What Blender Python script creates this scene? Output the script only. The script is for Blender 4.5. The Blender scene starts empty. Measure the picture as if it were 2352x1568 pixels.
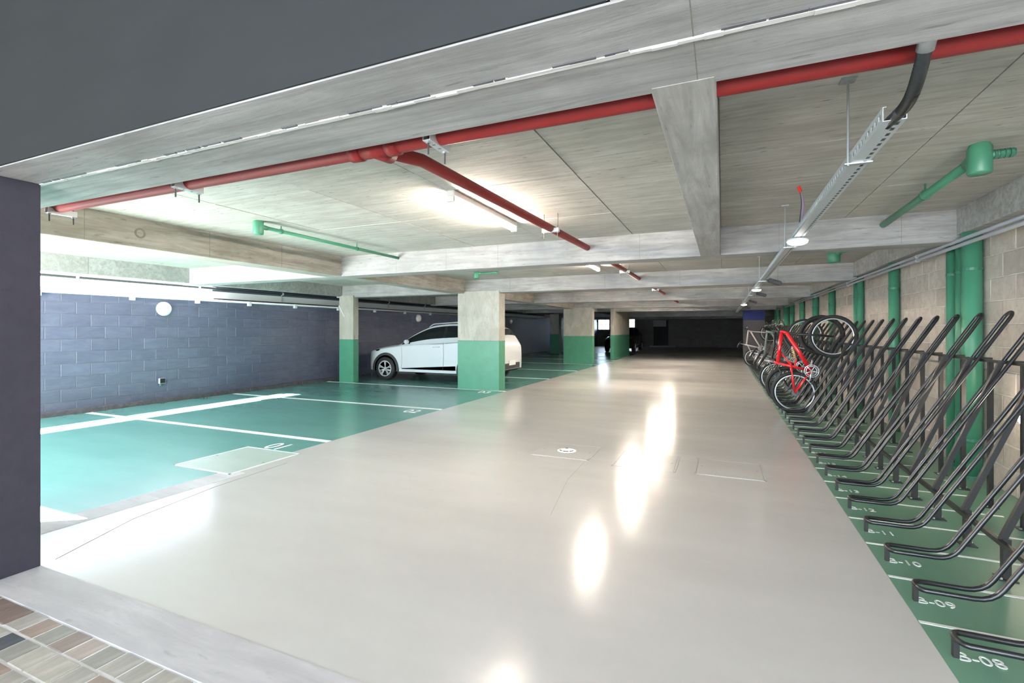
import bpy, bmesh, math, random
from mathutils import Vector, Matrix, Euler
random.seed(7)
R = math.radians
PI = math.pi
scene = bpy.context.scene
C = scene.collection

# ------------------------------------------------------------------ camera, sky, sun, exposure
FPX = 1115.0
cam_d = bpy.data.cameras.new('camera')
cam_d.sensor_width = 36.0
cam_d.sensor_fit = 'HORIZONTAL'
cam_d.lens = FPX / 2352.0 * 36.0
cam_d.shift_y = -27.0 / 2352.0
cam_d.clip_start = 0.05
cam_d.clip_end = 300
cam = bpy.data.objects.new('camera', cam_d)
cam.location = (0, 0, 1.35)
cam.rotation_euler = (R(90), 0, math.atan(484 / FPX))
C.objects.link(cam)
scene.camera = cam

world = bpy.data.worlds.new('sky')
scene.world = world
world.use_nodes = True
wb = world.node_tree.nodes['Background']
wb.inputs['Color'].default_value = (0.74, 0.88, 1.0, 1)
wb.inputs['Strength'].default_value = 15.0

sun_d = bpy.data.lights.new('sun', 'SUN')
sun_d.energy = 140.0
sun_d.angle = R(0.6)
sun_d.color = (1.0, 0.96, 0.88)
sun = bpy.data.objects.new('sun', sun_d)
sun.rotation_euler = Vector((0.50, 0.34, -1.0)).to_track_quat('-Z', 'Y').to_euler()
C.objects.link(sun)

scene.view_settings.view_transform = 'Standard'
scene.view_settings.look = 'None'
scene.view_settings.gamma = 1.0
scene.view_settings.use_curve_mapping = False
scene.view_settings.exposure = 0.27
scene.cycles.use_denoising = True
scene.cycles.max_bounces = 12
scene.cycles.diffuse_bounces = 8
scene.cycles.sample_clamp_indirect = 8.0
scene.cycles.caustics_reflective = False
scene.cycles.caustics_refractive = False

TUBE_STRENGTH = 330.0

# ------------------------------------------------------------------ materials
MATS = {}
def new_mat(name):
    m = bpy.data.materials.new(name)
    m.use_nodes = True
    MATS[name] = m
    nt = m.node_tree
    return m, nt, nt.nodes['Principled BSDF']

def plain(name, col, rough=0.5, metal=0.0, spec=0.5, emit=None, estr=0.0, coat=0.0, alpha=1.0, noise=0.0, nscale=20.0):
    m, nt, b = new_mat(name)
    b.inputs['Base Color'].default_value = (*col, 1)
    b.inputs['Roughness'].default_value = rough
    b.inputs['Metallic'].default_value = metal
    b.inputs['Specular IOR Level'].default_value = spec
    if coat:
        b.inputs['Coat Weight'].default_value = coat
        b.inputs['Coat Roughness'].default_value = 0.08
    if emit:
        b.inputs['Emission Color'].default_value = (*emit, 1)
        b.inputs['Emission Strength'].default_value = estr
    if noise:
        tc = nt.nodes.new('ShaderNodeTexCoord')
        n = nt.nodes.new('ShaderNodeTexNoise')
        n.inputs['Scale'].default_value = nscale
        n.inputs['Detail'].default_value = 5
        nt.links.new(tc.outputs['Object'], n.inputs['Vector'])
        mp = nt.nodes.new('ShaderNodeMapRange')
        mp.inputs['To Min'].default_value = 1 - noise
        mp.inputs['To Max'].default_value = 1 + noise
        nt.links.new(n.outputs['Fac'], mp.inputs['Value'])
        mx = nt.nodes.new('ShaderNodeVectorMath'); mx.operation = 'SCALE'
        mx.inputs[0].default_value = col
        nt.links.new(mp.outputs['Result'], mx.inputs['Scale'])
        nt.links.new(mx.outputs['Vector'], b.inputs['Base Color'])
    return m

def concrete(name, c1, c2, c3, rough=0.8, scale=1.6, streak=(0.6, 5.0, 5.0), bump=0.25, spots=0.5, rnd=0.0, fine=26.0, spec=0.5):
    """board-marked raw concrete: cloudy colour, long streaks, small dark pits"""
    m, nt, b = new_mat(name)
    L = nt.links.new
    tc = nt.nodes.new('ShaderNodeTexCoord')
    n1 = nt.nodes.new('ShaderNodeTexNoise'); n1.inputs['Scale'].default_value = scale
    n1.inputs['Detail'].default_value = 7; n1.inputs['Roughness'].default_value = 0.62
    vec = tc.outputs['Object']
    if rnd:
        oi = nt.nodes.new('ShaderNodeObjectInfo')
        ad = nt.nodes.new('ShaderNodeVectorMath'); ad.operation = 'ADD'
        sc = nt.nodes.new('ShaderNodeVectorMath'); sc.operation = 'SCALE'
        sc.inputs[0].default_value = (37.0, 91.0, 53.0)
        L(oi.outputs['Random'], sc.inputs['Scale'])
        L(vec, ad.inputs[0]); L(sc.outputs['Vector'], ad.inputs[1])
        vec = ad.outputs['Vector']
    L(vec, n1.inputs['Vector'])
    mpn = nt.nodes.new('ShaderNodeMapping'); mpn.inputs['Scale'].default_value = streak
    L(vec, mpn.inputs['Vector'])
    n2 = nt.nodes.new('ShaderNodeTexNoise'); n2.inputs['Scale'].default_value = 2.6
    n2.inputs['Detail'].default_value = 9; n2.inputs['Roughness'].default_value = 0.7
    n2.inputs['Distortion'].default_value = 0.6
    L(mpn.outputs['Vector'], n2.inputs['Vector'])
    r1 = nt.nodes.new('ShaderNodeValToRGB')
    r1.color_ramp.elements[0].position = 0.32; r1.color_ramp.elements[0].color = (*c1, 1)
    r1.color_ramp.elements[1].position = 0.68; r1.color_ramp.elements[1].color = (*c2, 1)
    L(n1.outputs['Fac'], r1.inputs['Fac'])
    r2 = nt.nodes.new('ShaderNodeValToRGB')
    r2.color_ramp.elements[0].position = 0.36; r2.color_ramp.elements[0].color = (1, 1, 1, 1)
    r2.color_ramp.elements[1].position = 0.62; r2.color_ramp.elements[1].color = (0, 0, 0, 1)
    L(n2.outputs['Fac'], r2.inputs['Fac'])
    mx = nt.nodes.new('ShaderNodeMixRGB'); mx.inputs['Color2'].default_value = (*c3, 1)
    mm = nt.nodes.new('ShaderNodeMath'); mm.operation = 'MULTIPLY'; mm.inputs[1].default_value = 0.75
    L(r2.outputs['Color'], mm.inputs[0]); L(mm.outputs[0], mx.inputs['Fac'])
    L(r1.outputs['Color'], mx.inputs['Color1'])
    # pits
    n3 = nt.nodes.new('ShaderNodeTexNoise'); n3.inputs['Scale'].default_value = fine
    n3.inputs['Detail'].default_value = 4
    mp3 = nt.nodes.new('ShaderNodeMapping'); mp3.inputs['Scale'].default_value = (max(0.25, streak[0] * .5), max(.25, streak[1] * .25), max(.25, streak[2] * .25))
    L(vec, mp3.inputs['Vector']); L(mp3.outputs['Vector'], n3.inputs['Vector'])
    r3 = nt.nodes.new('ShaderNodeValToRGB')
    r3.color_ramp.elements[0].position = 0.27; r3.color_ramp.elements[0].color = (0.35, 0.33, 0.30, 1)
    r3.color_ramp.elements[1].position = 0.36; r3.color_ramp.elements[1].color = (1, 1, 1, 1)
    L(n3.outputs['Fac'], r3.inputs['Fac'])
    m2 = nt.nodes.new('ShaderNodeMixRGB'); m2.blend_type = 'MULTIPLY'; m2.inputs['Fac'].default_value = spots
    L(mx.outputs['Color'], m2.inputs['Color1']); L(r3.outputs['Color'], m2.inputs['Color2'])
    out = m2.outputs['Color']
    if rnd:
        mr = nt.nodes.new('ShaderNodeMapRange')
        mr.inputs['To Min'].default_value = 1 - rnd; mr.inputs['To Max'].default_value = 1 + rnd
        L(oi.outputs['Random'], mr.inputs['Value'])
        vs = nt.nodes.new('ShaderNodeVectorMath'); vs.operation = 'SCALE'
        L(out, vs.inputs[0]); L(mr.outputs['Result'], vs.inputs['Scale'])
        out = vs.outputs['Vector']
    L(out, b.inputs['Base Color'])
    b.inputs['Roughness'].default_value = rough
    b.inputs['Specular IOR Level'].default_value = spec
    bp = nt.nodes.new('ShaderNodeBump'); bp.inputs['Strength'].default_value = bump; bp.inputs['Distance'].default_value = 0.01
    L(n2.outputs['Fac'], bp.inputs['Height']); L(bp.outputs['Normal'], b.inputs['Normal'])
    return m

def epoxy(name, c1, c2, r1, r2, scale=0.8, spec=0.5, bump=0.02):
    """poured and painted floor: gloss with faint clouds and brush streaks"""
    m, nt, b = new_mat(name)
    L = nt.links.new
    tc = nt.nodes.new('ShaderNodeTexCoord')
    n1 = nt.nodes.new('ShaderNodeTexNoise'); n1.inputs['Scale'].default_value = scale
    n1.inputs['Detail'].default_value = 8; n1.inputs['Roughness'].default_value = 0.6
    mp = nt.nodes.new('ShaderNodeMapping'); mp.inputs['Scale'].default_value = (0.6, 1.8, 1)
    L(tc.outputs['Object'], mp.inputs['Vector']); L(mp.outputs['Vector'], n1.inputs['Vector'])
    rp = nt.nodes.new('ShaderNodeValToRGB')
    rp.color_ramp.elements[0].position = 0.3; rp.color_ramp.elements[0].color = (*c1, 1)
    rp.color_ramp.elements[1].position = 0.7; rp.color_ramp.elements[1].color = (*c2, 1)
    L(n1.outputs['Fac'], rp.inputs['Fac']); L(rp.outputs['Color'], b.inputs['Base Color'])
    mr = nt.nodes.new('ShaderNodeMapRange'); mr.inputs['To Min'].default_value = r1; mr.inputs['To Max'].default_value = r2
    L(n1.outputs['Fac'], mr.inputs['Value']); L(mr.outputs['Result'], b.inputs['Roughness'])
    b.inputs['Specular IOR Level'].default_value = spec
    n2 = nt.nodes.new('ShaderNodeTexNoise'); n2.inputs['Scale'].default_value = 9.0; n2.inputs['Detail'].default_value = 3
    L(tc.outputs['Object'], n2.inputs['Vector'])
    bp = nt.nodes.new('ShaderNodeBump'); bp.inputs['Strength'].default_value = bump; bp.inputs['Distance'].default_value = 0.02
    L(n2.outputs['Fac'], bp.inputs['Height']); L(bp.outputs['Normal'], b.inputs['Normal'])
    return m

concrete('beam_x', (0.32, 0.315, 0.31), (0.49, 0.485, 0.48), (0.22, 0.215, 0.21), streak=(0.5, 6, 6), bump=0.35)
concrete('beam_y', (0.34, 0.32, 0.285), (0.52, 0.50, 0.46), (0.22, 0.195, 0.155), streak=(6, 0.5, 6))
concrete('beam_grey', (0.34, 0.33, 0.315), (0.52, 0.51, 0.495), (0.25, 0.24, 0.225), streak=(6, 0.5, 6))
concrete('slab', (0.44, 0.425, 0.39), (0.62, 0.605, 0.565), (0.33, 0.31, 0.275), streak=(0.7, 7, 7), bump=0.35, spots=0.8, rnd=0.05)
concrete('slab_gap', (0.20, 0.19, 0.17), (0.28, 0.27, 0.24), (0.15, 0.14, 0.12))
concrete('column', (0.42, 0.41, 0.36), (0.58, 0.56, 0.50), (0.35, 0.33, 0.27), streak=(2, 2, 0.8), spots=0.5)
concrete('block', (0.50, 0.43, 0.375), (0.63, 0.56, 0.495), (0.42, 0.355, 0.305), streak=(4, 4, 4), scale=3.0, spots=0.35, rnd=0.14, bump=0.4)
concrete('mortar', (0.60, 0.565, 0.51), (0.72, 0.68, 0.62), (0.54, 0.50, 0.44), streak=(4, 4, 4), scale=4)
concrete('navy_block', (0.085, 0.096, 0.155), (0.115, 0.128, 0.19), (0.072, 0.08, 0.135), rough=0.45, streak=(4, 1.0, 4), scale=2.0, spots=0.15, rnd=0.07, bump=0.25)
concrete('navy_joint', (0.09, 0.098, 0.14), (0.115, 0.123, 0.17), (0.08, 0.085, 0.125), rough=0.5, spots=0.1)
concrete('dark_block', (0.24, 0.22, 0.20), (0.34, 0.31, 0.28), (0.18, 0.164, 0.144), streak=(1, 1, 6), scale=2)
concrete('fascia_paint', (0.014, 0.0162, 0.0175), (0.017, 0.0196, 0.021), (0.0136, 0.0153, 0.0168), rough=0.6, spec=0.25, spots=0.05, bump=0.05, scale=0.9)
concrete('jamb_paint', (0.039, 0.0375, 0.054), (0.047, 0.045, 0.062), (0.036, 0.035, 0.050), rough=0.6, spec=0.3, spots=0.05, bump=0.05, scale=0.9)
concrete('threshold', (0.40, 0.39, 0.40), (0.53, 0.52, 0.535), (0.36, 0.35, 0.36), streak=(0.6, 4, 4), rough=0.6, bump=0.12, spots=0.3)
concrete('plaster', (0.66, 0.64, 0.62), (0.80, 0.78, 0.76), (0.55, 0.53, 0.51), scale=6, bump=0.6, spots=0.4)
concrete('white_wall', (0.74, 0.74, 0.75), (0.84, 0.84, 0.85), (0.66, 0.66, 0.68), scale=2, spots=0.2)
concrete('kerb', (0.07, 0.068, 0.085), (0.12, 0.115, 0.13), (0.05, 0.05, 0.06), scale=7, bump=0.9, spots=0.6)
concrete('grout', (0.62, 0.61, 0.62), (0.76, 0.75, 0.76), (0.56, 0.55, 0.56), scale=8)
epoxy('aisle_floor', (0.455, 0.442, 0.428), (0.515, 0.502, 0.487), 0.15, 0.22, spec=0.40, bump=0.012)
epoxy('green_floor', (0.10, 0.255, 0.23), (0.12, 0.29, 0.262), 0.20, 0.28, scale=1.0, bump=0.006)
epoxy('green_rack_floor', (0.11, 0.235, 0.165), (0.14, 0.28, 0.20), 0.26, 0.40, scale=1.6)
epoxy('hatch_beige', (0.475, 0.46, 0.44), (0.53, 0.515, 0.495), 0.24, 0.36)
epoxy('hatch_green', (0.30, 0.38, 0.34), (0.40, 0.46, 0.42), 0.3, 0.4, scale=2)
epoxy('back_floor', (0.40, 0.385, 0.36), (0.46, 0.44, 0.42), 0.25, 0.35)
plain('joint_dark', (0.22, 0.21, 0.21), 0.8)
plain('road_white', (0.78, 0.80, 0.78), 0.45, noise=0.12, nscale=30)
plain('column_green', (0.070, 0.265, 0.165), 0.42, noise=0.16, nscale=6)
plain('pipe_green', (0.065, 0.265, 0.16), 0.38, noise=0.06, nscale=5)
plain('pipe_green_dark', (0.04, 0.17, 0.11), 0.45)
plain('pipe_red', (0.23, 0.020, 0.020), 0.5, spec=0.3, noise=0.12, nscale=7)
plain('pipe_red_dark', (0.22, 0.02, 0.02), 0.45)
plain('zinc', (0.52, 0.55, 0.57), 0.38, metal=0.75, noise=0.12, nscale=25)
plain('zinc_pale', (0.66, 0.68, 0.70), 0.45, metal=0.35)
plain('tray_zinc', (0.60, 0.63, 0.65), 0.42, metal=0.35, noise=0.08, nscale=14)
plain('steel_dark', (0.10, 0.10, 0.10), 0.45, metal=0.6)
plain('rack_black', (0.012, 0.012, 0.014), 0.33, spec=0.6)
plain('rack_post', (0.016, 0.015, 0.015), 0.42)
plain('black_plastic', (0.012, 0.012, 0.013), 0.4)
plain('rubber', (0.015, 0.015, 0.016), 0.65)
plain('white_plastic', (0.80, 0.80, 0.80), 0.35)
plain('lamp_white', (0.85, 0.85, 0.84), 0.3, emit=(1, 0.97, 0.92), estr=8.0)
plain('lamp_lit', (0.85, 0.85, 0.84), 0.3, emit=(1, 0.85, 0.65), estr=30.0)
plain('tube_glow', (1, 1, 1), 0.4, emit=(1.0, 0.87, 0.73), estr=TUBE_STRENGTH)
plain('lamp_off', (0.86, 0.86, 0.86), 0.3)
plain('lamp_body', (0.85, 0.84, 0.82), 0.4)
plain('conduit_grey', (0.42, 0.43, 0.46), 0.35, metal=0.45)
plain('pvc_white', (0.80, 0.80, 0.82), 0.4)
plain('pvc_grey', (0.012, 0.017, 0.018), 0.6, spec=0.2)
plain('flex_black', (0.03, 0.032, 0.034), 0.28, metal=0.4, noise=0.5, nscale=60)
plain('connector_red', (0.65, 0.03, 0.02), 0.4)
plain('wire_grey', (0.25, 0.25, 0.30), 0.5)
plain('wire_violet', (0.25, 0.14, 0.28), 0.5)
plain('car_white', (0.74, 0.77, 0.79), 0.22, coat=0.6)
plain('car_dark', (0.012, 0.012, 0.014), 0.2, coat=0.6)
plain('car_glass', (0.012, 0.014, 0.015), 0.08, spec=0.7)
plain('cladding', (0.028, 0.03, 0.032), 0.55)
plain('wheel_alloy', (0.70, 0.71, 0.73), 0.3, metal=0.5)
plain('well_black', (0.006, 0.006, 0.006), 0.9)
plain('tail_red', (0.40, 0.02, 0.015), 0.25)
plain('headlamp', (0.75, 0.76, 0.78), 0.15)
plain('plate_white', (0.70, 0.70, 0.70), 0.5)
plain('bike_red', (0.72, 0.014, 0.022), 0.25, coat=0.5)
plain('bike_white', (0.78, 0.72, 0.70), 0.3)
plain('bike_black', (0.02, 0.02, 0.022), 0.3)
plain('bike_grey', (0.16, 0.20, 0.20), 0.3)
plain('bike_alloy', (0.72, 0.73, 0.75), 0.28, metal=0.6)
plain('bike_gold', (0.60, 0.38, 0.05), 0.35, metal=0.5)
plain('frame_dark', (0.06, 0.06, 0.07), 0.5)
plain('door_black', (0.010, 0.010, 0.010), 0.6)
plain('lintel_pale', (0.45, 0.44, 0.43), 0.7)
plain('pillar_dark', (0.10, 0.095, 0.10), 0.6, noise=0.15, nscale=8)
plain('pillar_blue', (0.012, 0.022, 0.20), 0.5)
plain('cover_mark', (0.10, 0.10, 0.11), 0.5)
TILE_COLS = [(0.20, 0.145, 0.125), (0.27, 0.215, 0.19), (0.36, 0.34, 0.30), (0.44, 0.415, 0.36), (0.42, 0.35, 0.31),
             (0.33, 0.25, 0.21), (0.38, 0.355, 0.32), (0.075, 0.085, 0.10), (0.30, 0.29, 0.26), (0.46, 0.43, 0.37)]
for i, c in enumerate(TILE_COLS):
    concrete('tile_%d' % i, tuple(v * .70 for v in c), tuple(v * 1.04 for v in c), tuple(v * .6 for v in c), rough=0.5, scale=7, streak=(6, 1.2, 6), spots=0.2, bump=0.3)

m, nt, b = new_mat('pane_glass')
b.inputs['Base Color'].default_value = (0.9, 0.95, 1, 1)
b.inputs['Roughness'].default_value = 0.35
b.inputs['Transmission Weight'].default_value = 1.0
b.inputs['IOR'].default_value = 1.05

# ------------------------------------------------------------------ helpers
def tag(o, label=None, cat=None, group=None, kind=None):
    if label: o['label'] = label
    if cat: o['category'] = cat
    if group: o['group'] = group
    if kind: o['kind'] = kind
    return o

def mesh_obj(name, me, parent=None):
    o = bpy.data.objects.new(name, me)
    C.objects.link(o)
    if parent is not None: o.parent = parent
    return o

def bm_mesh(name, bm, mat, smooth=False):
    me = bpy.data.meshes.new(name)
    bm.normal_update()
    bm.to_mesh(me); bm.free()
    me.materials.append(MATS[mat])
    if smooth:
        me.polygons.foreach_set('use_smooth', [True] * len(me.polygons))
    return me

def obj(name, bm, mat, parent=None, smooth=False):
    return mesh_obj(name, bm_mesh(name, bm, mat, smooth), parent)

def thing(name, label, cat, loc=(0, 0, 0), group=None, rz=0.0):
    o = bpy.data.objects.new(name, None)
    o.empty_display_size = 0.1
    C.objects.link(o)
    o.location = loc; o.rotation_euler = (0, 0, rz)
    return tag(o, label, cat, group)

def structure(name, label, cat, bm=None, mat=None, loc=(0, 0, 0)):
    if bm is None:
        o = bpy.data.objects.new(name, None); C.objects.link(o); o.empty_display_size = 0.1
    else:
        o = obj(name, bm, mat)
    o.location = loc
    return tag(o, label, cat, kind='structure')

def box(bm, x0, x1, y0, y1, z0, z1):
    vs = [bm.verts.new(p) for p in ((x0, y0, z0), (x1, y0, z0), (x1, y1, z0), (x0, y1, z0), (x0, y0, z1), (x1, y0, z1), (x1, y1, z1), (x0, y1, z1))]
    for f in ((0, 3, 2, 1), (4, 5, 6, 7), (0, 1, 5, 4), (1, 2, 6, 5), (2, 3, 7, 6), (3, 0, 4, 7)):
        bm.faces.new([vs[i] for i in f])
    return bm

def B(x0, x1, y0, y1, z0, z1, bev=0.0):
    bm = box(bmesh.new(), x0, x1, y0, y1, z0, z1)
    if bev:
        bmesh.ops.bevel(bm, geom=bm.edges[:], offset=bev, segments=1, affect='EDGES', profile=0.5)
    return bm

def fillet(pts, r, n=5):
    out = [Vector(pts[0])]
    for i in range(1, len(pts) - 1):
        p, a, c = Vector(pts[i]), Vector(pts[i - 1]), Vector(pts[i + 1])
        d1 = (a - p); d2 = (c - p)
        rr = min(r, d1.length * .49, d2.length * .49)
        s = p + d1.normalized() * rr; e = p + d2.normalized() * rr
        for k in range(n + 1):
            t = k / n
            out.append(s * (1 - t) ** 2 + p * 2 * t * (1 - t) + e * t * t)
    out.append(Vector(pts[-1]))
    return out

def tube(bm, pts, r, seg=10, closed=False, caps=True, rads=None):
    pts = [Vector(p) for p in pts]
    n = len(pts)
    rings = []
    T = []
    for i in range(n):
        if closed:
            t = (pts[(i + 1) % n] - pts[i - 1])
        else:
            t = (pts[min(i + 1, n - 1)] - pts[max(i - 1, 0)])
        T.append(t.normalized())
    up = Vector((0, 0, 1)) if abs(T[0].z) < 0.9 else Vector((1, 0, 0))
    N = (up - T[0] * up.dot(T[0])).normalized()
    for i in range(n):
        if i:
            ax = T[i - 1].cross(T[i])
            if ax.length > 1e-7:
                N = Matrix.Rotation(T[i - 1].angle(T[i]), 3, ax.normalized()) @ N
            N = (N - T[i] * N.dot(T[i])).normalized()
        Bn = T[i].cross(N)
        rr = rads[i] if rads else r
        rings.append([bm.verts.new(pts[i] + (N * math.cos(2 * PI * k / seg) + Bn * math.sin(2 * PI * k / seg)) * rr) for k in range(seg)])
    m_ = n if closed else n - 1
    for i in range(m_):
        a, c = rings[i], rings[(i + 1) % n]
        for k in range(seg):
            bm.faces.new((a[k], a[(k + 1) % seg], c[(k + 1) % seg], c[k]))
    if caps and not closed:
        bm.faces.new(list(reversed(rings[0]))); bm.faces.new(rings[-1])
    return bm

def TB(pts, r, seg=10, **k):
    return tube(bmesh.new(), pts, r, seg, **k)

def lathe(prof, seg=24, axis='Z', center=(0, 0, 0), bm=None):
    """prof: list of (radius, height)"""
    bm = bm or bmesh.new()
    c = Vector(center)
    def P(r, h, a):
        x, y = r * math.cos(a), r * math.sin(a)
        if axis == 'Z': return c + Vector((x, y, h))
        if axis == 'X': return c + Vector((h, x, y))
        return c + Vector((x, h, y))
    rings = []
    for r, h in prof:
        if r < 1e-6: rings.append([bm.verts.new(P(0, h, 0))])
        else: rings.append([bm.verts.new(P(r, h, 2 * PI * k / seg)) for k in range(seg)])
    for a, b_ in zip(rings, rings[1:]):
        for k in range(seg):
            k2 = (k + 1) % seg
            if len(a) == 1 and len(b_) == 1: continue
            if len(a) == 1: bm.faces.new((a[0], b_[k2], b_[k]))
            elif len(b_) == 1: bm.faces.new((a[k], a[k2], b_[0]))
            else: bm.faces.new((a[k], a[k2], b_[k2], b_[k]))
    bmesh.ops.recalc_face_normals(bm, faces=bm.faces[:])
    return bm

def cyl(p0, p1, r, seg=14, bm=None):
    return tube(bm or bmesh.new(), [p0, p1], r, seg)

def text_mesh(txt, size, depth=0.0012):
    cu = bpy.data.curves.new('lettering', 'FONT')
    cu.body = txt; cu.size = size; cu.extrude = depth; cu.resolution_u = 3
    o = bpy.data.objects.new('lettering', cu)
    C.objects.link(o)
    bpy.context.view_layer.update()
    dg = bpy.context.evaluated_depsgraph_get()
    me = bpy.data.meshes.new_from_object(o.evaluated_get(dg))
    bpy.data.objects.remove(o); bpy.data.curves.remove(cu)
    return me

def copy_tree(o, parent=None):
    c = o.copy(); C.objects.link(c)
    c.parent = parent
    for ch in list(o.children):
        copy_tree(ch, c)
    return c

ORD = ['first', 'second', 'third', 'fourth', 'fifth', 'sixth', 'seventh', 'eighth', 'ninth', 'tenth', 'eleventh', 'twelfth', 'thirteenth', 'fourteenth', 'fifteenth', 'sixteenth', 'seventeenth', 'eighteenth', 'nineteenth', 'twentieth']
def ordinal(n):
    if n <= 20: return ORD[n - 1]
    tens = {2: 'twenty', 3: 'thirty', 4: 'forty'}[n // 10]
    if n % 10 == 0: return {2: 'twentieth', 3: 'thirtieth', 4: 'fortieth'}[n // 10]
    return tens + '-' + ORD[n % 10 - 1]

# ------------------------------------------------------------------ key dimensions
SOF, SLAB = 2.18, 2.48          # beam soffit, slab underside
XR, XL = 2.17, -9.6             # right block wall face, left navy wall face
XE, XA = 0.83, -4.36            # aisle edges: rack strip, parking strip
YF0, YF1 = 1.23, 1.475          # entrance lintel
YB = 40.0
BEAMS = [(1.475, 1.77), (5.86, 6.16), (9.80, 10.10), (14.25, 14.55), (18.65, 18.95), (22.6, 22.9)]

# ------------------------------------------------------------------ floor
fl = structure('floor', 'glossy pale beige poured floor running down the middle aisle', 'floor', B(XA, XE, YF1, 27.8, -0.12, 0.0), 'aisle_floor')
obj('back_floor', B(-10.2, 3.0, 27.8, YB + 0.3, -0.12, 0.0), 'back_floor', fl)
obj('green_parking_floor', B(-9.9, XA, YF1, 27.8, -0.12, 0.0), 'green_floor', fl)['label'] = 'teal green painted parking bays'
obj('green_rack_floor', B(XE, XR + .1, YF1, 27.8, -0.12, 0.0), 'green_rack_floor', fl)['label'] = 'green painted strip under the bicycle stands'
# raw pale margin along the parking edge and its crack
obj('margin_strip', B(-4.36, -4.12, 1.475, 3.2, 0.0, 0.0012), 'threshold', fl)
obj('floor_joint', TB([(-3.60, 1.55, 0.0), (-3.86, 2.1, 0.0), (-4.0, 2.8, 0.0), (-4.05, 3.6, 0.0)], 0.0022, 6), 'joint_dark', fl)
obj('floor_joint', TB([(-1.15, 3.35, 0.0), (-1.28, 4.2, 0.0), (-1.30, 4.85, 0.0)], 0.0014, 6), 'joint_dark', fl)
# parking bay lines
for y in (4.50, 7.06, 9.70, 12.6, 15.4, 18.5, 21.4, 24.2):
    obj('bay_line', B(-9.45, XA - .005, y - .045, y + .045, 0.0, 0.0022), 'road_white', fl)
for k, (y, n) in enumerate(((3.98, '01'), (6.62, '02'), (9.28, '03'))):
    me = text_mesh(n, 0.36); me.materials.append(MATS['road_white'])
    o = mesh_obj('painted_number', me, fl); o.location = (-4.86, y - .02, 0.0016); o.scale = (0.8, 1.0, 1)
# bicycle slot lines and numbers
NR = 44
PITCH = 0.455
Y0R = 2.57
line_me = bm_mesh('slot_line', B(XE + .004, 1.86, -0.011, 0.011, 0.0, 0.0022), 'road_white')
for k in range(-2, NR):
    o = mesh_obj('slot_line', line_me, fl); o.location = (0, Y0R + .24 + PITCH * k, 0)
for k in range(-1, 26):
    me = text_mesh('B-%02d' % (k + 8), 0.09); me.materials.append(MATS['road_white'])
    o = mesh_obj('slot_number', me, fl); o.location = (0.885, Y0R + PITCH * k - .02, 0.0016); o.scale = (0.95, 1.0, 1)

# threshold strip and stone tiles outside the opening
ft = structure('floor_entrance', 'paved floor of small brown and grey stone tiles before the opening', 'floor', B(-6.2, 4.0, -5.0, YF0, -0.14, -0.0035), 'grout')
obj('threshold_strip', B(-6.2, 4.0, YF0, YF1, -0.12, 0.002), 'threshold', ft)['label'] = 'smooth grey concrete threshold strip'
tile_mes = {}
y = YF0 - 0.006
rowi = 0
tw, td = 0.115, 0.112
while rowi < 4:
    x = -4.3 + (0.037 if rowi % 2 else 0.0)
    xi = 0
    while x < 0.4:
        w = random.choice((tw, tw, tw, tw, tw * 1.5))
        ci = random.choice((0, 1, 2, 3, 3, 4, 5, 6, 6, 8, 9, 9, 2)) if not (rowi == 1 and -2.98 < x < -2.86) else 7
        key = (round(w, 3), ci)
        if key not in tile_mes:
            tile_mes[key] = bm_mesh('tile', B(0, w, -td, 0, -0.05, 0.0, 0.003), 'tile_%d' % ci)
        o = mesh_obj('tile', tile_mes[key], ft)
        o.location = (x, y, random.uniform(-.002, .0015))
        x += w + 0.008
    y -= td + 0.010
    rowi += 1
# ground further back, behind the viewer
bmr = bmesh.new()
yy = y
while yy > -5:
    xx = -6.1
    while xx < 3.9:
        box(bmr, xx, xx + tw * 2, yy - td, yy, -0.05, -0.001); xx += tw * 2 + .006
    yy -= td + .006
tag(obj('tile_field', bmr, 'tile_6', ft), kind='stuff')

dv = structure('driveway_bounce', 'unseen pale driveway ground added to bounce sun into the left bay', 'driveway', B(-12, -6.2, -12, YF1, -0.14, -0.002), 'white_wall')  # out of view; pale ground added to throw sunlight into the left bay
obj('apron', B(-6.2, 4, -12, -5, -0.14, -0.01), 'threshold', dv)
pcl = structure('added_ceiling_shade', 'unseen flat ceiling added to keep the sun off the entrance', 'ceiling', B(-5.2, 4.0, -5.7, YF0 - .03, 3.5, 3.7), 'beam_x')  # unseen, added to shade the entrance tiles and front wall from the sun
obj('shade_edge', B(-5.2, 4.0, -5.8, -5.7, 3.46, 3.74), 'beam_x', pcl)
structure('added_shade_wall_left', 'unseen side wall added left of the entrance to cut daylight', 'wall', B(-5.2, -5.0, -5.7, YF0 - .01, 0, 3.5), 'beam_y')  # unseen, added to hold back daylight from the left of the entrance
structure('added_shade_wall_right', 'unseen side wall added far right of the entrance to cut daylight', 'wall', B(3.8, 4.0, -5.7, YF0 - .01, 0, 3.5), 'beam_y')  # unseen, added to hold back daylight from the right of the entrance

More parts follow.
